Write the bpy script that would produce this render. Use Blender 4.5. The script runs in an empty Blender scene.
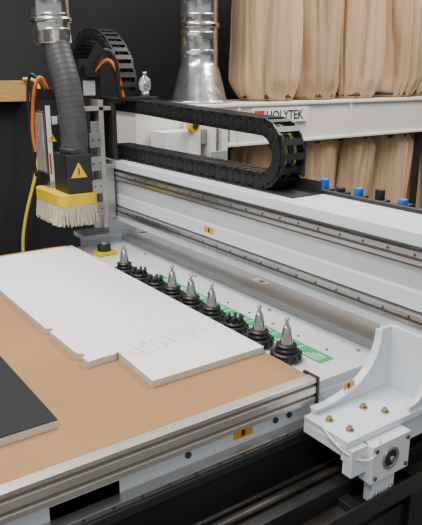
import bpy, bmesh, math, random
from mathutils import Vector, Matrix, noise
random.seed(7)
scene = bpy.context.scene
COL = scene.collection

# ---------------------------------------------------------------- materials
def mat(name, col, rough=0.5, metal=0.0, var=0.0, vscale=8.0, bump=0.0, bscale=60.0, trans=0.0, stretch=None, spec=None, dist=0.0):
    m = bpy.data.materials.new(name); m.use_nodes = True
    nt = m.node_tree; b = nt.nodes['Principled BSDF']
    c = (col[0], col[1], col[2], 1)
    b.inputs['Base Color'].default_value = c
    b.inputs['Roughness'].default_value = rough
    b.inputs['Metallic'].default_value = metal
    if trans: b.inputs['Transmission Weight'].default_value = trans
    if spec is not None: b.inputs['Specular IOR Level'].default_value = spec
    tc = nt.nodes.new('ShaderNodeTexCoord')
    vec = tc.outputs['Object']
    if stretch:
        mp = nt.nodes.new('ShaderNodeMapping'); mp.inputs['Scale'].default_value = stretch
        nt.links.new(vec, mp.inputs['Vector']); vec = mp.outputs['Vector']
    if var > 0:
        n = nt.nodes.new('ShaderNodeTexNoise'); n.inputs['Scale'].default_value = vscale
        n.inputs['Detail'].default_value = 6
        nt.links.new(vec, n.inputs['Vector'])
        r = nt.nodes.new('ShaderNodeValToRGB')
        r.color_ramp.elements[0].position = 0.3; r.color_ramp.elements[1].position = 0.7
        r.color_ramp.elements[0].color = tuple(max(0, x*(1-var)) for x in col)+(1,)
        r.color_ramp.elements[1].color = tuple(min(1, x*(1+var)) for x in col)+(1,)
        nt.links.new(n.outputs['Fac'], r.inputs['Fac'])
        nt.links.new(r.outputs['Color'], b.inputs['Base Color'])
    if bump > 0:
        n2 = nt.nodes.new('ShaderNodeTexNoise'); n2.inputs['Scale'].default_value = bscale
        n2.inputs['Distortion'].default_value = dist; n2.inputs['Detail'].default_value = 4
        nt.links.new(vec, n2.inputs['Vector'])
        bp = nt.nodes.new('ShaderNodeBump'); bp.inputs['Strength'].default_value = bump
        bp.inputs['Distance'].default_value = 0.01 if not dist else 0.06
        nt.links.new(n2.outputs['Fac'], bp.inputs['Height'])
        nt.links.new(bp.outputs['Normal'], b.inputs['Normal'])
    return m

M = {}
M['white']  = mat('powder_coat_white', (0.70,0.74,0.785), 0.36, 0, 0.03, 5)
M['cream']  = mat('painted_cream_metal', (0.68,0.66,0.60), 0.45, 0, 0.05, 4)
M['deck']   = mat('deck_grey_white', (0.64,0.66,0.68), 0.35, 0, 0.06, 6)
M['deckshade']  = mat('deck_shade_grey', (0.38,0.38,0.38), 0.36, 0.2, 0.12, 5)  # deck colour darkened to paint in the shade under the gantry
M['rail']   = mat('ground_steel_rail', (0.50,0.49,0.48), 0.28, 0.9, 0.08, 20)
M['railg']  = mat('rail_groove_dark', (0.10,0.10,0.105), 0.4, 0.7)
M['seam']   = mat('panel_seam_grey', (0.25,0.26,0.27), 0.5)
M['alu']    = mat('brushed_aluminium', (0.60,0.57,0.51), 0.36, 0.75, 0.12, 14, stretch=(0.6,8,8))
M['alud']   = mat('aluminium_groove', (0.25,0.23,0.20), 0.5, 0.5)
M['black']  = mat('black_plastic', (0.013,0.013,0.014), 0.42, 0, 0.2, 30)
M['blackm'] = mat('black_painted_metal', (0.018,0.018,0.019), 0.5, 0.0, 0.3, 8)
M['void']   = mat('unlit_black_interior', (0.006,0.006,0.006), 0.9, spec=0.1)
M['blackp'] = mat('black_laminate', (0.016,0.017,0.019), 0.7, 0, 0.10, 220, spec=0.2)
M['tray']   = mat('oily_dark_tray', (0.040,0.030,0.022), 0.42, 0.1, 0.6, 10)
M['hose']   = mat('grey_rubber_hose', (0.060,0.060,0.065), 0.45, 0, 0.15, 20)
M['galv']   = mat('galvanised_duct', (0.64,0.64,0.64), 0.22, 0.95, 0.15, 12, 0.5, 18)
M['chrome'] = mat('polished_steel', (0.50,0.475,0.45), 0.24, 1.0)
M['yellow'] = mat('yellow_paint', (0.72,0.50,0.01), 0.4, 0, 0.06, 20)
M['yhose']  = mat('yellow_air_hose', (0.66,0.54,0.04), 0.4)
M['orange'] = mat('orange_label', (0.85,0.36,0.01), 0.45)
M['orcable']= mat('orange_cable', (0.75,0.17,0.01), 0.4)
M['bristle']= mat('natural_bristle', (0.66,0.57,0.44), 0.9, 0, 0.30, 60, 0.8, 120, stretch=(6,6,0.3))
M['brass']  = mat('brass_bolt', (0.45,0.35,0.19), 0.35, 0.9)
M['green']  = mat('green_label', (0.02,0.36,0.13), 0.5)
M['greenc'] = mat('green_cable', (0.15,0.36,0.03), 0.5)
M['red']    = mat('red_label', (0.55,0.03,0.02), 0.5)
M['blue']   = mat('blue_fitting', (0.01,0.15,0.62), 0.35)
M['lam']    = mat('white_laminate', (0.79,0.78,0.76), 0.38, 0, 0.015, 3)
M['laminateedge'] = mat('white_edge_band', (0.60,0.58,0.53), 0.45, 0, 0.06, 60)
M['pencil'] = mat('pencil_mark', (0.17,0.17,0.18), 0.9, spec=0.1)
M['glass']  = mat('clear_glass', (0.9,0.9,0.9), 0.08, 0, trans=0.85)
M['paper']  = mat('white_label', (0.72,0.72,0.71), 0.5)
M['ply']    = mat('plywood', (0.46,0.26,0.09), 0.6, 0, 0.2, 12, stretch=(1,10,10))
M['wall']   = mat('dark_grey_wall_paint', (0.024,0.025,0.027), 0.75, 0, 0.22, 1.2, 0.15, 20, spec=0.2)
M['floor']  = mat('stained_concrete', (0.085,0.075,0.065), 0.7, 0, 0.35, 3, 0.2, 40)
M['cloth']  = mat('filter_cloth', (0.46,0.31,0.19), 0.9, 0, 0.14, 3.0, 0.35, 3, dist=0.6, stretch=(2.2,2.2,0.5))
M['cloth2'] = mat('filter_cloth_dark', (0.40,0.265,0.16), 0.9, 0, 0.16, 3.0, 0.35, 3, dist=0.6, stretch=(2.2,2.2,0.5))
M['strap']  = mat('black_strap', (0.02,0.02,0.02), 0.6)

m = mat('mdf_board', (0.350,0.188,0.078), 0.65, 0, 0.09, 3, 0.04, 200, spec=0.3)
nt = m.node_tree; b = nt.nodes['Principled BSDF']
src = b.inputs['Base Color'].links[0].from_socket
n = nt.nodes.new('ShaderNodeTexNoise'); n.inputs['Scale'].default_value = 160; n.inputs['Detail'].default_value = 3
mx = nt.nodes.new('ShaderNodeMix'); mx.data_type = 'RGBA'; mx.blend_type = 'MULTIPLY'; mx.inputs['Factor'].default_value = 0.25
tcn = nt.nodes.new('ShaderNodeTexCoord'); nt.links.new(tcn.outputs['Object'], n.inputs['Vector'])
nt.links.new(src, mx.inputs['A']); nt.links.new(n.outputs['Fac'], mx.inputs['B'])
nt.links.new(mx.outputs['Result'], b.inputs['Base Color'])
M['mdf'] = m

# ---------------------------------------------------------------- builders
def empty(name, loc=(0,0,0)):
    e = bpy.data.objects.new(name, None); e.location = loc; e.empty_display_size = 0.1
    COL.objects.link(e); return e

def place(o, parent):
    COL.objects.link(o)
    if parent is not None:
        o.parent = parent
        o.matrix_parent_inverse = Matrix.Translation(parent.location).inverted()
    return o

class MB:
    def __init__(s, name, parent=None):
        s.name=name; s.parent=parent; s.v=[]; s.f=[]; s.mi=[]; s.sm=[]; s.mats=[]
    def m(s, k):
        if k not in s.mats: s.mats.append(k)
        return s.mats.index(k)
    def add(s, vs, fs, k, smooth=False):
        o=len(s.v); s.v += [Vector(v) for v in vs]; i=s.m(k)
        for j,f in enumerate(fs):
            s.f.append([o+a for a in f]); s.mi.append(i)
            s.sm.append(smooth[j] if isinstance(smooth,(list,tuple)) else smooth)
        return s
    def box(s, x0,x1,y0,y1,z0,z1,k):
        vs=[(x,y,z) for x in (x0,x1) for y in (y0,y1) for z in (z0,z1)]
        return s.add(vs, [(0,1,3,2),(4,6,7,5),(0,4,5,1),(2,3,7,6),(0,2,6,4),(1,5,7,3)], k)
    def obox(s, c, A, B, C, a, b_, c_, k):
        c=Vector(c); A=Vector(A).normalized()*a; B=Vector(B).normalized()*b_; C=Vector(C).normalized()*c_
        vs=[c+A*i+B*j+C*l for i in (-1,1) for j in (-1,1) for l in (-1,1)]
        return s.add(vs, [(0,1,3,2),(4,6,7,5),(0,4,5,1),(2,3,7,6),(0,2,6,4),(1,5,7,3)], k)
    def cyl(s, p0, p1, r0, k, r1=None, seg=20, caps=True):
        p0=Vector(p0); p1=Vector(p1); r1=r0 if r1 is None else r1
        return s.rev(p0, (p1-p0).normalized(), [(r0,0),(r1,(p1-p0).length)], k, seg, caps)
    def rev(s, p, ax, prof, k, seg=24, caps=True, sharp=True):
        p=Vector(p); ax=Vector(ax).normalized()
        u=ax.orthogonal().normalized(); w=ax.cross(u)
        for idx in range(len(prof)-1):
            (r0,h0),(r1,h1)=prof[idx],prof[idx+1]
            vs=[];fs=[]
            for i in range(seg):
                a=2*math.pi*i/seg; d=u*math.cos(a)+w*math.sin(a)
                vs += [p+ax*h0+d*r0, p+ax*h1+d*r1]
            for i in range(seg):
                j=(i+1)%seg; fs.append((2*i,2*j,2*j+1,2*i+1))
            s.add(vs,fs,k,True)
        if caps:
            for (r,h) in (prof[0],prof[-1]):
                if r>1e-6:
                    s.add([p+ax*h+(u*math.cos(2*math.pi*i/seg)+w*math.sin(2*math.pi*i/seg))*r for i in range(seg)],[tuple(range(seg))],k)
        return s
    def prism(s, pts, axis, a, b_, k, kside=None):
        def P(q,t):
            if axis=='x': return (t,q[0],q[1])
            if axis=='y': return (q[0],t,q[1])
            return (q[0],q[1],t)
        n=len(pts); vs=[P(q,a) for q in pts]+[P(q,b_) for q in pts]
        s.add(vs,[tuple(range(n)),tuple(range(2*n-1,n-1,-1))],k)
        s.add(vs,[(i,(i+1)%n,n+(i+1)%n,n+i) for i in range(n)],kside or k)
        return s
    def done(s, bevel=0.0, seg=2, merge=True):
        me=bpy.data.meshes.new(s.name); me.from_pydata([tuple(v) for v in s.v],[],s.f)
        for k in s.mats: me.materials.append(M[k])
        for i,p in enumerate(me.polygons):
            p.material_index=s.mi[i]; p.use_smooth=s.sm[i]
        bm=bmesh.new(); bm.from_mesh(me)
        if merge: bmesh.ops.remove_doubles(bm, verts=bm.verts, dist=1e-5)
        bmesh.ops.recalc_face_normals(bm, faces=bm.faces)
        bm.to_mesh(me); bm.free()
        o=bpy.data.objects.new(s.name, me)
        if bevel>0:
            md=o.modifiers.new('Bevel','BEVEL'); md.width=bevel; md.segments=seg
            md.limit_method='ANGLE'; md.angle_limit=math.radians(40)
        return place(o, s.parent)

def tube(name, pts, r, k, parent=None, order='NURBS', res=8):
    c=bpy.data.curves.new(name,'CURVE'); c.dimensions='3D'; c.bevel_depth=r; c.bevel_resolution=3; c.resolution_u=res
    sp=c.splines.new(order); sp.points.add(len(pts)-1)
    for i,p in enumerate(pts): sp.points[i].co=(p[0],p[1],p[2],1)
    if order=='NURBS': sp.use_endpoint_u=True; sp.order_u=3
    c.materials.append(M[k]); c.use_fill_caps=True
    return place(bpy.data.objects.new(name,c), parent)

def smooth_path(pts, step):
    P=[Vector(p) for p in pts]; P=[P[0]*2-P[1]]+P+[P[-1]*2-P[-2]]
    fine=[]
    for i in range(1,len(P)-2):
        for j in range(24):
            t=j/24
            fine.append(0.5*((2*P[i])+(P[i+1]-P[i-1])*t+(2*P[i-1]-5*P[i]+4*P[i+1]-P[i+2])*t*t+(3*P[i]-P[i-1]-3*P[i+1]+P[i+2])*t**3))
    fine.append(P[-2])
    out=[fine[0]]; acc=0
    for a,b_ in zip(fine,fine[1:]):
        L=(b_-a).length
        while acc+L>=step:
            f=(step-acc)/L; a=a.lerp(b_,f); L=(b_-a).length; out.append(a.copy()); acc=0
        acc+=L
    return out

def cable_chain(name, pts, W, width, height, pitch=0.034, cables=None, parent=None):
    e=empty(name, tuple(pts[0]))
    mb=MB('links', e); W=Vector(W).normalized()
    path=smooth_path(pts,pitch)
    for i in range(len(path)-1):
        a,b_=path[i],path[i+1]; T=(b_-a).normalized(); N=W.cross(T).normalized(); c=(a+b_)/2
        for sd in (-1,1):
            off=(width/2-(0.003 if i%2 else 0.0065))*sd
            mb.obox(c+W*off, T,N,W, pitch*0.62, height*0.5, 0.003,'black')
            mb.obox(c+W*sd*(width/2+0.0005), T,N,W, pitch*0.30, height*0.30, 0.002,'black')
            mb.cyl(a+W*sd*(width/2-0.004), a+W*sd*(width/2+0.002), height*0.22,'black',seg=10)
        for sd in (-1,1):
            mb.obox(c+N*sd*(height/2-0.003), T,N,W, pitch*0.30, 0.0035, width/2-0.003,'black')
    mb.done()
    for j,(off,k,r) in enumerate(cables or []):
        tube('cable_%d'%(j+1), [p+W*off for p in path], r, k, e)
    return e

def text(name, body, size, loc, rot, k, parent=None, ext=0.0004):
    c=bpy.data.curves.new(name,'FONT'); c.body=body; c.size=size; c.extrude=ext
    c.materials.append(M[k]); o=bpy.data.objects.new(name,c); o.location=loc; o.rotation_euler=rot
    return place(o,parent)

# ---------------------------------------------------------------- room shell
MB('floor').box(-3,6.4,-2,4.5,-0.1,0,'floor').done()
MB('wall_back').box(-3,6.4,4.3,4.4,0,4.0,'wall').done()
MB('wall_right').box(6.3,6.4,-2,4.3,0,4.0,'wall').done()

# ---------------------------------------------------------------- cnc router table (frame)
TZ=0.95
tb=empty('cnc_router_table',(0.3,1.6,0))
f=MB('side_frame',tb)
fy0,fy1=0.932,0.985
for (x0,x1) in ((-1.2,0.31),(0.45,1.62)): f.box(x0,x1,fy0,fy1,0.80,0.893,'white')
f.box(0.31,0.45,fy0,fy1,0.868,0.893,'white'); f.box(0.31,0.45,fy0,fy1,0.80,0.825,'white')
f.box(-1.2,1.62,2.30,2.36,0.80,0.885,'white')
f.box(-1.2,1.62,1.10,2.30,0.80,0.885,'white')
f.box(-1.2,0.31,0.985,1.10,0.80,0.885,'white'); f.box(0.45,1.62,0.985,1.10,0.80,0.885,'white')
f.box(1.56,1.62,0.985,2.30,0.60,0.80,'white')
f.done(0.003)
v_=MB('service_opening_shade',tb)  # black panels paint the opening's unlit inside
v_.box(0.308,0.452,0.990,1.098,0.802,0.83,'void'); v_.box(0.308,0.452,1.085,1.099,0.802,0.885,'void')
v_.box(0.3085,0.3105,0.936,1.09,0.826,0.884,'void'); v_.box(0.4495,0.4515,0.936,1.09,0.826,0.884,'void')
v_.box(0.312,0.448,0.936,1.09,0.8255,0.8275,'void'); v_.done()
l=MB('legs_and_lower_frame',tb)
for x in (-1.1,0.2,1.5):
    for y in (1.05,2.2):
        l.box(x-0.06,x+0.06,y-0.06,y+0.06,0,0.80,'blackm'); l.box(x-0.09,x+0.09,y-0.09,y+0.09,0,0.012,'blackm')
for y in (1.05,2.2): l.box(-1.15,1.56,y-0.04,y+0.04,0.25,0.33,'blackm')
l.box(-1.2,1.6,0.94,1.02,0.56,0.80,'blackm')
l.done(0.004)
e=MB('edge_extrusion',tb)
prof=[(0.932,0.950),(0.905,0.950),(0.905,0.940),(0.912,0.938),(0.912,0.933),(0.905,0.931),(0.905,0.914),(0.912,0.912),(0.912,0.907),(0.905,0.905),(0.905,0.893),(0.932,0.893)]
e.prism(prof,'x',-1.2,0.925,'alu')
e.box(-1.2,0.925,0.9105,0.9125,0.9325,0.9385,'alud'); e.box(-1.2,0.925,0.9105,0.9125,0.9065,0.9125,'alud')
e.box(0.925,0.932,0.902,0.950,0.888,0.953,'black')
e.done(0.0008)
d=MB('tool_change_deck',tb)
d.box(0.924,1.20,0.936,2.36,0.886,0.918,'deck')
d.box(1.20,1.60,0.95,2.36,0.886,0.932,'deckshade')  # raised strip of deck, gantry shade put into its grey
d.box(1.196,1.202,0.94,2.36,0.915,0.934,'seam')
d.box(1.45,1.47,0.95,2.36,0.932,0.96,'white')
for y in (1.0,1.35,1.75,2.1):
    d.cyl((1.165,y,0.918),(1.165,y,0.922),0.006,'rail',seg=12)
for i in range(8):
    y=1.052+0.106*i
    d.box(1.032,1.082,y-0.050,y+0.050,0.918,0.9188,'green')
    for j in range(4):
        d.box(1.040+j*0.009,1.0435+j*0.009,y-0.034,y+0.028-j*0.01,0.9188,0.9191,'paper')
    d.cyl((1.105,y,0.918),(1.105,y,0.920),0.004,'railg',seg=10)
d.box(1.28,1.31,1.52,1.58,0.932,0.9328,'paper'); d.box(1.285,1.305,1.53,1.555,0.9328,0.9332,'red')
d.done(0.0004)
r=MB('side_linear_rail',tb)
r.box(-1.2,1.6,0.905,0.932,0.822,0.842,'rail'); r.box(-1.2,1.6,0.902,0.906,0.829,0.835,'railg')
r.box(-1.2,1.6,0.915,0.932,0.796,0.812,'railg')
for i in range(28):
    x=-0.3+i*0.06; r.cyl((x,0.905,0.838),(x,0.903,0.838),0.004,'railg',seg=8)
r.done(0.001)
t=MB('cable_tray',tb)
t.box(-1.2,1.55,0.74,0.932,0.690,0.696,'tray'); t.box(-1.2,1.55,0.735,0.741,0.690,0.735,'blackm')
t.box(-1.2,1.55,0.926,0.932,0.69,0.796,'blackm')
t.box(-1.2,1.55,0.80,0.86,0.696,0.745,'blackm'); t.box(-1.2,1.55,0.868,0.90,0.696,0.725,'tray')
t.box(-1.2,1.55,0.86,0.93,0.55,0.69,'tray')
t.cyl((-1.2,0.835,0.755),(1.5,0.835,0.755),0.007,'tray',seg=10); t.cyl((-1.2,0.885,0.732),(1.5,0.885,0.732),0.006,'blackm',seg=10)
for i in range(9):
    x=-0.1+i*0.2; t.box(x,x+0.03,0.741,0.80,0.696,0.715,'blackm')
t.done(0.002)
s_=MB('frame_warning_label',tb)
s_.box(0.715,0.765,0.9305,0.932,0.856,0.878,'orange'); s_.box(0.735,0.745,0.9300,0.9306,0.860,0.874,'blackm')
s_.done()
s2=MB('frame_side_bolts',tb)
for x in (0.60,0.83,0.87):
    s2.cyl((x,0.932,0.866),(x,0.928,0.866),0.007,'railg',seg=12)
s2.done()

MB('mdf_spoilboard').box(-1.1,0.922,0.9325,2.298,0.886,TZ,'mdf').done(0.001)
bp=MB('black_laminate_panel'); bp.box(-0.75,0.378,1.042,2.20,TZ+0.0005,TZ+0.0165,'laminateedge').box(-0.75,0.378,1.042,2.20,TZ+0.0165,TZ+0.0185,'blackp').done()
sh=MB('white_laminate_sheet')
out=[(0.915,1.077),(0.915,2.222),(0.525,2.222),(0.527,1.495)]
for i in range(9):
    a=math.pi/2-math.pi*i/8; out.append((0.528+0.013*math.cos(a),1.475+0.012*math.sin(a)))
out+=[(0.530,1.300),(0.541,1.293),(0.543,1.280),(0.532,1.272),(0.533,1.243),(0.575,1.247)]
for i in range(5):
    a=-math.pi/2+math.pi/2*i/4; out.append((0.598+0.016*math.cos(a),1.262+0.016*math.sin(a)))
out+=[(0.614,1.250),(0.606,1.077)]
sh.prism(out,'z',TZ+0.0005,TZ+0.0165,'lam','laminateedge')
for (x,y) in ((0.60,1.60),(0.72,1.95),(0.83,1.42)):
    sh.cyl((x,y,TZ+0.0164),(x,y,TZ+0.0167),0.0025,'railg',seg=10)
sh.done()
hw=empty('pencil_handwriting',(0.76,1.26,TZ+0.017))
def stroke(nm,pts,r=0.0007):
    X0,Y0=0.648,1.195
    ux,uy=Vector((0.0345,0.0066)),Vector((-0.016,0.060))
    P=[]
    for (a,b_) in pts:
        q=ux*a+uy*b_; P.append((X0+q.x,Y0+q.y,0))
    S=smooth_path(P,0.002); rb=MB(nm,hw); vs=[];fs=[]
    for i,p in enumerate(S):
        T=(S[min(i+1,len(S)-1)]-S[max(i-1,0)]).normalized(); N=Vector((-T.y,T.x,0))
        z=TZ+0.01665
        vs+=[(p+N*r).to_tuple()[:2]+(z,),(p-N*r).to_tuple()[:2]+(z,)]
    for i in range(len(S)-1): fs.append((2*i,2*i+1,2*i+3,2*i+2))
    rb.add(vs,fs,'pencil'); o=rb.done(merge=False)
stroke('stroke_1',[(0,1.0),(0.05,.3),(.35,.1),(.6,.4),(.65,1.0),(.7,.2),(.95,.05),(1.1,.3)])
stroke('stroke_2',[(1.45,.9),(1.15,.8),(1.10,.3),(1.4,.05),(1.7,.35),(1.65,.85),(1.35,.95),(1.8,1.0)])
stroke('stroke_3',[(2.45,1.0),(2.1,.85),(2.15,.6),(2.45,.45),(2.4,.1),(1.95,.05)])
stroke('stroke_4',[(3.2,.75),(2.85,.85),(2.7,.4),(2.95,.1),(3.25,.4),(3.4,1.5),(3.3,.1),(3.6,.05)])
stroke('stroke_5',[(3.75,.1),(3.8,.9),(4.0,1.0),(4.25,.75),(4.25,.1)])
stroke('stroke_6',[(4.75,1.4),(4.6,-.5)]); stroke('stroke_7',[(4.65,.9),(5.15,1.0),(5.3,.5),(5.0,.1),(4.65,.25)])
stroke('stroke_8',[(5.6,1.0),(5.7,.2),(6.0,.1),(6.2,.4),(6.3,1.0)])
stroke('stroke_9',[(2.6,2.0),(3.9,1.9),(5.0,2.1)],0.0005)
stroke('stroke_10',[(4.9,2.7),(5.1,3.0),(5.4,2.8),(5.7,3.2)],0.0005)
stroke('stroke_11',[(2.2,2.5),(2.9,2.8),(3.5,2.6),(3.9,2.9)],0.0005)

# ---------------------------------------------------------------- gantry
g=empty('cnc_gantry',(1.24,1.5,1.1))
YA,YB=0.66,2.62
bm_=MB('beam',g)
prof=[(1.150,1.262),(1.150,1.228),(1.168,1.228),(1.168,1.186),(1.158,1.182),(1.166,1.128),(1.160,1.122),(1.160,1.080),(1.172,1.080),(1.172,1.046),(1.150,1.046),(1.150,1.020),(1.33,1.020),(1.33,1.262)]
bm_.prism(prof,'y',YA,YB,'white')
bm_.done(0.002)
rr=MB('beam_linear_rails',g)
for (z0,z1) in ((1.192,1.222),(1.050,1.076)):
    rr.box(1.142,1.170,YA,YB,z0,z1,'rail'); rr.box(1.1405,1.1425,YA,YB,(z0+z1)/2-0.004,(z0+z1)/2+0.003,'railg')
    for i in range(26):
        y=YA+0.03+i*0.075
        rr.cyl((1.1400,y,z1-0.007),(1.143,y,z1-0.007),0.0035,'railg',seg=8)
rr.box(1.158,1.172,YA,YB,1.184,1.190,'railg'); rr.box(1.150,1.172,YA,YB,1.0455,1.0495,'railg')
rr.box(1.146,1.152,YA,YB,1.228,1.233,'railg')
rr.done(0.0008)
tp=MB('chain_support_tray',g)
tp.box(1.195,1.305,1.30,YB,1.262,1.266,'blackm'); tp.box(1.303,1.307,1.30,YB,1.262,1.30,'blackm')
tp.box(1.318,1.332,YA,YB,1.262,1.272,'blackm')
tp.done()
lb=MB('beam_warning_label',g)
lb.box(1.1595,1.1615,1.63,1.685,1.095,1.115,'orange'); lb.box(1.1590,1.1596,1.652,1.663,1.098,1.112,'blackm')
lb.done()
ft=MB('gantry_foot',g)
PZ=0.880
ft.box(0.878,1.36,0.762,0.892,PZ-0.016,PZ,'white')
def gusset(y0,y1,x_lo,x_hi,z_lo,z_hi,fl):
    arc=[]
    for i in range(0,17):
        t=i/16*math.pi/2; arc.append((x_lo+(x_hi-x_lo)*math.sin(t)**0.85, z_lo+(z_hi-z_lo)*(1-math.cos(t))**1.1))
    pts=[(x_hi+0.04,PZ-0.001),(x_lo,PZ-0.001)]+arc+[(x_hi+0.04,z_hi)]
    ft.prism(pts,'y',y0,y1,'white')
    inner=[]
    for i,p in enumerate(arc):
        a=Vector(arc[max(i-1,0)]); b_=Vector(arc[min(i+1,16)]); T=(b_-a).normalized(); N=Vector((-T.y,T.x))
        inner.append((p[0]+N.x*0.005,p[1]+N.y*0.005))
    ft.prism(arc+inner[::-1],'y',y0-fl,y1+fl*0.5,'white')
gusset(0.880,0.889,0.895,1.100,PZ+0.012,1.034,0.008)
gusset(0.766,0.774,1.075,1.140,PZ+0.012,1.010,0.003)
ft.box(1.15,1.33,0.70,0.925,PZ,1.022,'white')
ft.box(1.138,1.152,0.762,0.892,PZ,1.034,'white')
ft.box(0.878,1.04,0.768,0.780,PZ-0.05,PZ-0.016,'white'); ft.box(0.878,0.890,0.780,0.892,PZ-0.04,PZ-0.016,'white')
ft.box(1.00,1.36,0.775,0.895,0.80,PZ-0.016,'white')
ft.done(0.002)
bo=MB('foot_bolts',g)
for (x,y) in ((0.908,0.845),(0.915,0.792),(1.01,0.84),(1.035,0.800)):
    bo.cyl((x,y,PZ),(x,y,PZ+0.003),0.009,'brass',seg=16); bo.cyl((x,y,PZ+0.003),(x,y,PZ+0.010),0.006,'brass',seg=6)
bo.done()
lb=MB('foot_warning_label',g); lb.box(0.985,1.020,0.8788,0.8798,0.913,0.930,'orange').box(0.997,1.005,0.8784,0.8788,0.916,0.927,'blackm').done()
mo=MB('drive_motor_housing',g)
mo.box(0.925,1.045,0.735,0.768,0.775,0.863,'white')
mo.box(0.935,1.035,0.768,0.86,0.79,0.863,'white')
mo.box(0.945,1.015,0.745,0.768,0.715,0.780,'white')
mo.box(0.880,0.930,0.750,0.775,0.80,0.863,'white')
mo.rev((0.982,0.7345,0.820),(0,-1,0),[(0.026,0),(0.026,0.003),(0.020,0.003),(0.018,0.0005)],'rail',24)
mo.cyl((0.982,0.7335,0.820),(0.982,0.7320,0.820),0.018,'blackm')
mo.cyl((0.982,0.7320,0.820),(0.982,0.727,0.820),0.007,'rail',seg=12)
for (x,z) in ((0.936,0.787),(0.936,0.852),(1.034,0.787),(1.034,0.852)):
    mo.cyl((x,0.735,z),(x,0.731,z),0.005,'railg',seg=6)
for (x,z) in ((0.957,0.735),(1.003,0.735)):
    mo.cyl((x,0.745,z),(x,0.740,z),0.006,'rail',seg=6)
mo.done(0.002)
tube('foot_lubrication_line',[(0.895,0.86,0.884),(0.868,0.83,0.888),(0.868,0.77,0.860),(0.90,0.745,0.835),(0.935,0.730,0.840),(0.955,0.745,0.872)],0.0026,'paper',g)
fb=MB('far_foot',g)
fb.box(1.04,1.34,2.375,2.50,0.93,0.95,'white'); fb.box(1.15,1.33,2.375,2.60,0.95,1.02,'white')
fb.box(1.06,1.3,2.375,2.48,0.80,0.93,'white')
fb.done(0.003)

pv=empty('pneumatic_valve_bank',(1.42,1.3,1.2))
p=MB('manifold',pv); p.box(1.395,1.45,0.95,1.62,1.18,1.215,'blackm')
p.box(1.335,1.395,1.1,1.5,1.185,1.20,'blackm')
for i,y in enumerate((1.56,1.50,1.40,1.33,1.26,1.18,1.10,1.02)):
    z=1.215; k='blue' if i%2==0 else 'black'
    p.box(1.400,1.445,y-0.018,y+0.018,z,z+0.038,'black')
    p.cyl((1.42,y,z+0.038),(1.42,y,z+0.052+0.008*(i%3)),0.014,k,seg=12)
p.done(0.001)

# ---------------------------------------------------------------- chains
cx=1.25
pts=[(cx,2.44,1.290),(cx,2.1,1.290),(cx,1.8,1.290),(cx,1.58,1.289),(cx,1.47,1.289)]
cz,r_=1.369,0.080
for i in range(1,12):
    pts.append((cx,1.46-r_*math.sin(math.pi*i/12),cz-r_*math.cos(math.pi*i/12)))
pts+=[(cx,1.47,1.449),(cx,1.58,1.452),(cx,1.9,1.462),(cx,2.2,1.474),(cx,2.42,1.478)]
cable_chain('gantry_cable_chain',pts,(1,0,0),0.088,0.050,0.033,
  cables=[(-0.03,'black',0.008),(-0.012,'greenc',0.006),(0.004,'black',0.009),(0.024,'greenc',0.006)])
cable_chain('spindle_cable_chain',[(1.20,2.74,1.42),(1.20,2.74,1.56),(1.20,2.70,1.67),(1.20,2.60,1.735),(1.20,2.49,1.75),(1.20,2.39,1.72),(1.20,2.31,1.65),(1.20,2.275,1.57),(1.20,2.27,1.515)],(1,0,0),0.075,0.045,0.033,
  cables=[(-0.02,'black',0.008),(0.0,'black',0.006),(0.02,'black',0.008)])

# ---------------------------------------------------------------- spindle head
sp=empty('spindle_head',(1.0,2.4,1.3))
z_=MB('z_axis_carriage',sp)
z_.box(1.105,1.139,2.285,2.56,1.035,1.255,'rail')
z_.box(1.085,1.105,2.285,2.56,1.00,1.50,'alu')
z_.box(1.050,1.085,2.300,2.320,1.00,1.42,'rail'); z_.box(1.050,1.085,2.50,2.52,1.00,1.42,'rail')
z_.box(1.058,1.078,2.293,2.300,1.05,1.36,'railg')
for z in (1.08,1.17,1.26,1.35):
    z_.box(1.040,1.090,2.283,2.300,z-0.028,z+0.028,'rail')
    z_.cyl((1.052,2.283,z),(1.052,2.280,z),0.004,'railg',seg=8); z_.cyl((1.078,2.283,z),(1.078,2.280,z),0.004,'railg',seg=8)
z_.box(1.018,1.048,2.285,2.56,1.03,1.46,'blackm')
z_.box(1.01,1.018,2.29,2.33,1.05,1.44,'rail')
z_.box(1.02,1.138,2.285,2.56,1.46,1.475,'alu')
z_.done(0.002)
z2=MB('z_servo_motor',sp)
z2.box(1.045,1.135,2.36,2.45,1.475,1.62,'black'); z2.box(1.04,1.138,2.355,2.455,1.475,1.495,'blackm')
z2.box(1.05,1.13,2.365,2.445,1.62,1.65,'blackm'); z2.box(1.0440,1.0452,2.375,2.435,1.52,1.575,'paper')
z2.box(1.06,1.12,2.330,2.36,1.585,1.625,'black'); z2.box(1.06,1.11,2.3590,2.3605,1.515,1.57,'paper')
z2.done(0.003)
b2=MB('spindle_motor',sp)
b2.box(0.905,1.018,2.375,2.475,1.19,1.50,'blackm')
b2.box(0.898,0.906,2.385,2.465,1.22,1.46,'rail')
for i in range(5): b2.box(0.892,0.900,2.390+i*0.016,2.397+i*0.016,1.23,1.45,'alu')
b2.box(0.91,1.01,2.385,2.465,1.50,1.54,'black')
b2.box(0.907,0.925,2.374,2.3755,1.19,1.48,'paper'); b2.box(0.909,0.917,2.3735,2.3742,1.22,1.30,'red')
b2.box(0.93,0.96,2.374,2.3755,1.41,1.44,'paper')
b2.cyl((0.955,2.42,1.19),(0.955,2.42,1.10),0.042,'rail'); b2.cyl((0.955,2.42,1.10),(0.955,2.42,1.055),0.028,'blackm')
b2.done(0.004)
b3=MB('hose_inlet_box',sp)
b3.box(0.912,1.010,2.208,2.345,1.165,1.310,'blackm')
b3.box(0.95,1.018,2.29,2.375,1.310,1.44,'blackm')
b3.done(0.004)
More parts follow.
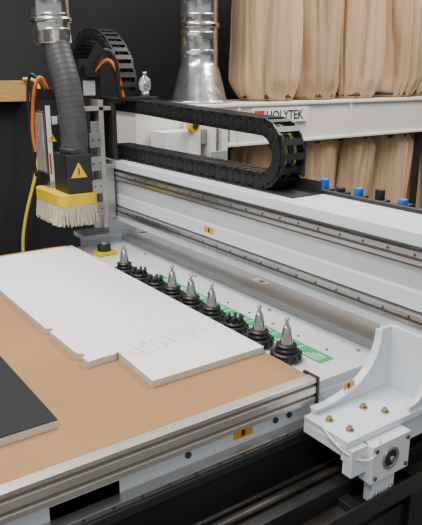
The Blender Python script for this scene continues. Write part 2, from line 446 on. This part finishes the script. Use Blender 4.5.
def tri(nm, p, ux, uy, s, parent, k='yellow'):
    p=Vector(p);ux=Vector(ux);uy=Vector(uy); n=ux.cross(uy)*0.0012
    m_=MB(nm,parent)
    a=[p-ux*s*.5,p+ux*s*.5,p+uy*s*.87]; m_.add(a+[q+n for q in a],[(0,1,2),(3,5,4),(0,1,4,3),(1,2,5,4),(2,0,3,5)],k)
    c=p+uy*s*.28+n*1.0
    m_.obox(c+uy*s*.08,ux,uy,n,s*.04,s*.18,0.0006,'blackm'); m_.done()
tri('warning_triangle_1',(0.955,2.2065,1.225),(1,0,0),(0,0,1),0.065,sp)
tri('warning_triangle_2',(0.925,2.3735,1.345),(1,0,0),(0,0,1),0.035,sp)
sq=MB('yellow_square_label',sp); sq.box(0.965,1.008,2.288,2.2895,1.395,1.435,'yellow').box(0.98,0.993,2.2872,2.288,1.40,1.43,'blackm').done()
tube('orange_cable',[(0.93,2.40,1.54),(0.90,2.37,1.60),(0.88,2.40,1.55),(0.885,2.45,1.46),(0.885,2.475,1.36),(0.895,2.475,1.30)],0.007,'orcable',sp)
tube('orange_servo_cable',[(1.10,2.335,1.605),(1.12,2.28,1.66),(1.15,2.25,1.62),(1.17,2.255,1.54),(1.19,2.27,1.50)],0.006,'orcable',sp)
tube('black_cable',[(1.10,2.34,1.60),(1.10,2.27,1.69),(1.14,2.24,1.67),(1.16,2.25,1.56),(1.18,2.28,1.49)],0.007,'black',sp)
tube('black_coolant_line',[(0.93,2.44,1.54),(0.90,2.46,1.62),(0.885,2.50,1.54),(0.885,2.49,1.34),(0.89,2.48,1.20)],0.006,'black',sp)
br=MB('chain_bracket',sp)
br.box(1.145,1.195,2.27,2.45,1.485,1.506,'black'); br.box(1.141,1.16,2.285,2.50,1.27,1.49,'blackm')
br.box(1.18,1.30,2.20,2.262,1.495,1.510,'blackm')
br.done(0.002)
lu=MB('glass_lubricator_bowl',sp)
lu.cyl((1.25,2.215,1.510),(1.25,2.215,1.530),0.015,'rail',seg=16)
lu.rev((1.25,2.215,1.530),(0,0,1),[(0.012,0),(0.022,0.012),(0.024,0.03),(0.020,0.045),(0.010,0.055),(0.006,0.062)],'glass',20)
lu.cyl((1.25,2.215,1.592),(1.25,2.215,1.602),0.008,'rail',seg=12)
lu.done()

ds=empty('dust_shoe',(0.955,2.33,1.1))
x0,x1,y0,y1=0.872,1.030,2.200,2.47
d_=MB('yellow_skirt_plate',ds)
def rrect(x0,x1,y0,y1,r,n=6):
    P=[]
    for (cx_,cy_,a0) in ((x1-r,y1-r,0),(x0+r,y1-r,90),(x0+r,y0+r,180),(x1-r,y0+r,270)):
        for i in range(n+1):
            a=math.radians(a0+90*i/n); P.append((cx_+r*math.cos(a),cy_+r*math.sin(a)))
    return P
d_.prism(rrect(x0,x1,y0,y1,0.030),'z',1.120,1.164,'yellow')
d_.done(0.002)
bq=MB('bristle_skirt',ds)
P=rrect(x0+0.004,x1-0.004,y0+0.004,y1-0.004,0.028,8)
per=[]
for i in range(len(P)):
    a=Vector(P[i]);b_=Vector(P[(i+1)%len(P)]); L=(b_-a).length; k=max(1,int(L/0.0035))
    for j in range(k): per.append(a.lerp(b_,j/k))
cen=Vector(((x0+x1)/2,(y0+y1)/2))
for q in per:
    for lay in (0,1):
        o_=(q-cen).normalized(); q2=q-o_*0.004*lay; t_=Vector((-o_.y,o_.x))
        fl=random.uniform(0.002,0.014); tw=random.uniform(-.005,.005); zb=1.05+random.uniform(-.008,.008)
        w=0.0024
        a=Vector((q2.x,q2.y,1.124)); b2_=Vector((q2.x+o_.x*fl+t_.x*tw,q2.y+o_.y*fl+t_.y*tw,zb))
        T=Vector((t_.x,t_.y,0))*w; O=Vector((o_.x,o_.y,0))*w
        bq.add([a-T-O,a+T-O,a+T+O,a-T+O,b2_-T-O,b2_+T-O,b2_+T+O,b2_-T+O],[(0,1,2,3),(4,7,6,5),(0,4,5,1),(1,5,6,2),(2,6,7,3),(3,7,4,0)],'bristle')
bq.done(merge=False)

eh=empty('dust_extraction_hose',(0.96,2.24,1.4))
path=smooth_path([(0.962,2.260,1.30),(0.966,2.255,1.35),(0.962,2.25,1.43),(0.952,2.262,1.56),(0.940,2.30,1.68),(0.936,2.32,1.74)],0.006)
hb=MB('flexible_hose',eh); seg=28
rings=[]
for i,pz in enumerate(path):
    T=(path[min(i+1,len(path)-1)]-path[max(i-1,0)]).normalized()
    u=Vector((1,0,0)); u=(u-T*u.dot(T)).normalized(); w=T.cross(u)
    rad=0.049+0.0007*math.sin(i*math.pi/1.5)
    rings.append([pz+(u*math.cos(2*math.pi*j/seg)+w*math.sin(2*math.pi*j/seg))*rad for j in range(seg)])
vs=[v for r0 in rings for v in r0]; fs=[]
for i in range(len(rings)-1):
    for j in range(seg): fs.append((i*seg+j,i*seg+(j+1)%seg,(i+1)*seg+(j+1)%seg,(i+1)*seg+j))
hb.add(vs,fs,'hose',True)
hb.rev((0.962,2.260,1.311),(0,0,1),[(0.050,0.0),(0.052,0.004),(0.052,0.016),(0.050,0.020)],'blackm',28)
hb.done()
dk=MB('galvanised_drop_pipe',eh)
prof=[(0.064,0)]
for i in range(40):
    z=i*0.05; prof+= [(0.067,z+0.004),(0.067,z+0.044),(0.0695,z+0.047),(0.067,z+0.05)]
dk.rev((0.936,2.325,1.70),(-0.02,0.02,1),prof,'galv',32)
dk.rev((0.936,2.325,1.70),(-0.02,0.02,1),[(0.070,0.07),(0.075,0.072),(0.075,0.086),(0.070,0.088)],'chrome',32)
dk.box(0.925,0.945,2.248,2.260,1.765,1.785,'chrome')
dk.done()

ts=MB('tool_length_setter')
ts.box(1.0,1.075,2.16,2.235,0.9185,0.932,'yellow'); ts.cyl((1.037,2.198,0.932),(1.037,2.198,0.955),0.026,'blackm'); ts.cyl((1.037,2.198,0.955),(1.037,2.198,0.968),0.014,'rail')
ts=ts.done(0.002)

# ---------------------------------------------------------------- tool holders
kinds=['c','s','s','c','c','c','s','c','c']
def tool_holder(i,kind):
    y=1.914-0.106*i; x=0.978; zb=0.9185
    e_=empty('tool_holder',(x,y,zb))
    b_=MB('gripper_fork',e_)
    b_.box(x-0.022,x+0.040,y-0.016,y+0.016,zb,zb+0.020,'black')
    b_.rev((x,y,zb+0.008),(0,0,1),[(0.030,0),(0.036,0.003),(0.036,0.014),(0.031,0.017)],'black',28)
    n=12
    for j in range(n):
        a=2*math.pi*j/n
        c=(x+0.037*math.cos(a),y+0.037*math.sin(a),zb+0.015)
        b_.obox(c,(math.cos(a),math.sin(a),0),(-math.sin(a),math.cos(a),0),(0,0,1),0.003,0.005,0.008,'black')
    b_.done(0.001)
    h=MB('taper_shank',e_)
    if kind=='c':
        h.rev((x,y,zb+0.024),(0,0,1),[(0.024,0),(0.027,0.003),(0.027,0.008),(0.022,0.010),(0.022,0.013),(0.026,0.015),(0.026,0.019),(0.017,0.021)],'black',28)
        h.rev((x,y,zb+0.043),(0,0,1),[(0.0170,0),(0.0160,0.004),(0.0092,0.046),(0.0080,0.047)],'chrome',24)
        h.rev((x,y,zb+0.090),(0,0,1),[(0.0060,0),(0.0060,0.006),(0.0040,0.008),(0.0040,0.013),(0.0062,0.015),(0.0060,0.020),(0.0035,0.022)],'chrome',16)
    else:
        h.rev((x,y,zb+0.024),(0,0,1),[(0.028,0),(0.030,0.003),(0.030,0.008),(0.020,0.011)],'black',28)
        for j in range(8):
            a=2*math.pi*j/8
            h.cyl((x+0.020*math.cos(a),y+0.020*math.sin(a),zb+0.03),(x+0.023*math.cos(a),y+0.023*math.sin(a),zb+0.050),0.0045,'black',seg=8)
        h.cyl((x,y,zb+0.034),(x,y,zb+0.046),0.009,'black',seg=12)
    h.done()
for i,k in enumerate(kinds): tool_holder(i,k)

# ---------------------------------------------------------------- dust collector
dc=empty('dust_collector',(3.2,3.3,0))
c=MB('manifold_duct',dc)
c.box(1.66,5.9,3.05,3.55,1.18,1.42,'cream')
c.box(1.64,5.9,3.035,3.565,1.405,1.425,'cream'); c.box(1.64,5.9,3.035,3.565,1.175,1.195,'cream')
for x in (2.35,3.3,4.4): c.box(x-0.012,x+0.012,3.040,3.05,1.195,1.405,'cream')
c.done(0.006)
c=MB('motor_and_bracket',dc)
c.box(1.74,1.95,2.88,3.034,1.10,1.30,'paper'); c.box(1.95,1.99,2.92,3.034,1.05,1.36,'cream')
c.box(2.04,2.08,2.90,3.034,1.02,1.36,'cream'); c.box(2.12,2.16,2.90,3.034,1.02,1.36,'cream')
c.box(2.0,2.20,2.93,3.034,1.22,1.30,'seam'); c.box(2.045,2.155,2.895,2.92,1.10,1.18,'seam')
c.cyl((1.90,2.88,1.33),(1.90,2.84,1.33),0.035,'yellow',seg=16); c.cyl((1.90,2.84,1.33),(1.90,2.83,1.33),0.018,'blackm',seg=12)
c.done(0.003)
c=MB('steel_stand',dc)
for x in (1.75,2.9,4.1,5.3):
    c.box(x-0.025,x+0.025,3.07,3.10,0,1.175,'blackm'); c.box(x-0.025,x+0.025,3.53,3.56,0,1.175,'blackm')
c.box(1.72,5.35,3.07,3.10,0.15,0.20,'blackm')
c.done()
c=MB('label_plate',dc); c.box(2.44,2.90,3.0325,3.0345,1.305,1.395,'paper').box(2.455,2.535,3.0315,3.0325,1.32,1.38,'red').done()
c=text('label_text','HOLYTEK',0.078,(2.548,3.0315,1.322),(math.pi/2,0,0),'blackm',dc)
c.scale=(0.88,1,1); c.data.offset=0.0012

def bag(x,y,z0,z1,r,k,seed,rings_=60,seg=180):
    e_=MB('filter_bag'); vs=[];fs=[]
    rnd=random.Random(seed); ph=[rnd.uniform(0,6.28) for _ in range(8)]
    for i in range(rings_+1):
        t=i/rings_; z=z0+(z1-z0)*t
        endf=min(1,min(t,1-t)/0.10); env=0.84+0.20*math.sin(endf*math.pi/2)
        for j in range(seg):
            a=2*math.pi*j/seg
            w1=noise.noise(Vector((math.cos(a)*1.5,math.sin(a)*1.5,z*0.9+seed)))
            w2=noise.noise(Vector((math.cos(a)*3,math.sin(a)*3,z*2.2+seed*3)))
            aa=a+0.45*w1+0.05*w2
            f1=abs(math.sin(3*aa+ph[0]+0.35*math.sin(2.2*t+ph[1])))
            f2=abs(math.sin(7*aa+ph[2]+0.7*t)); f3=math.sin(13*aa+ph[3]-0.8*t)
            fold=0.12-0.20*(1-f1)**1.8-0.13*(1-f2)**1.5+0.022*f3-0.03*f2
            rad=r*env*(1+fold*(0.45+0.55*endf)+0.08*w1*endf+0.04*w2)
            sway=0.03*math.sin(t*2+ph[5])
            vs.append((x+rad*math.cos(a)+sway*endf,y+rad*math.sin(a),z))
    for i in range(rings_):
        for j in range(seg): fs.append((i*seg+j,i*seg+(j+1)%seg,(i+1)*seg+(j+1)%seg,(i+1)*seg+j))
    fs.append(tuple(range(seg))); fs.append(tuple(range(rings_*seg,(rings_+1)*seg)))
    e_.add(vs,fs,k,[True]*(len(fs)-2)+[False,False])
    for zz in (z0+0.015,z1-0.04):
        e_.rev((x,y,zz),(0,0,1),[(r*0.88,0),(r*0.90,0.0),(r*0.90,0.022),(r*0.88,0.022)],'strap',40,caps=False)
    return e_.done()
bx=[2.77,3.15,3.54,3.96,4.41,4.85,5.31]
for i,x in enumerate(bx):
    bag(x,3.30,1.428,2.75,0.196,'cloth' if i%2==0 else 'cloth2',10+i)
    bag(x,3.30,0.25,1.172,0.196,'cloth2' if i%2==0 else 'cloth',40+i)
gd=MB('main_extraction_duct')
prof=[(0.20,0),(0.20,0.012),(0.165,0.014),(0.118,0.20)]
for i in range(20):
    z=0.20+i*0.10; prof+= [(0.110,z+0.003),(0.110,z+0.090),(0.115,z+0.094),(0.110,z+0.098)]
gd.rev((2.24,3.30,1.428),(0,0,1),prof,'galv',40)
gd.rev((2.24,3.30,1.428),(0,0,1),[(0.114,0.42),(0.122,0.425),(0.122,0.45),(0.114,0.455)],'chrome',40)
gd.done()

MB('plywood_wall_ledge').box(0.7,1.50,4.18,4.298,1.42,1.55,'ply').done(0.003)
yh=tube('yellow_air_hose',[(1.46,4.17,1.56),(1.53,4.12,1.57),(1.545,4.10,1.45),(1.52,4.10,1.18),(1.47,4.10,0.95),(1.38,4.10,0.70),(1.32,4.08,0.45),(1.32,4.05,0.02)],0.011,'yhose')

# ---------------------------------------------------------------- lights
w=bpy.data.worlds.new('World'); scene.world=w; w.use_nodes=True
w.node_tree.nodes['Background'].inputs[0].default_value=(0.97,0.98,1.0,1)
w.node_tree.nodes['Background'].inputs[1].default_value=0.50
def area(name,loc,rot,sx,sy,e,col=(1,0.965,0.92)):
    l=bpy.data.lights.new(name,'AREA'); l.shape='RECTANGLE'; l.size=sx; l.size_y=sy; l.energy=e; l.color=col
    o=bpy.data.objects.new(name,l); o.location=loc; o.rotation_euler=rot; COL.objects.link(o)
area('ceiling_light',(0.4,2.4,3.7),(0,0,0),0.5,2.4,120)
area('ceiling_light.001',(3.2,1.6,3.8),(0,0,0),0.5,2.4,105)
area('ceiling_light.002',(-0.8,0.2,3.6),(0,0,0),0.5,2.4,95)
area('ceiling_light.003',(3.6,2.1,3.6),(math.radians(30),0,0),2.4,0.5,50)

# ---------------------------------------------------------------- camera
cam=bpy.data.cameras.new('camera'); co=bpy.data.objects.new('camera',cam); COL.objects.link(co)
cam.sensor_fit='HORIZONTAL'; cam.sensor_width=36; cam.lens=634/422*36
co.location=(0,0,1.6)
F=Vector((0.576*0.958,0.817*0.958,-0.2869))
co.rotation_euler=F.to_track_quat('-Z','Y').to_euler()
cam.clip_start=0.02
scene.camera=co
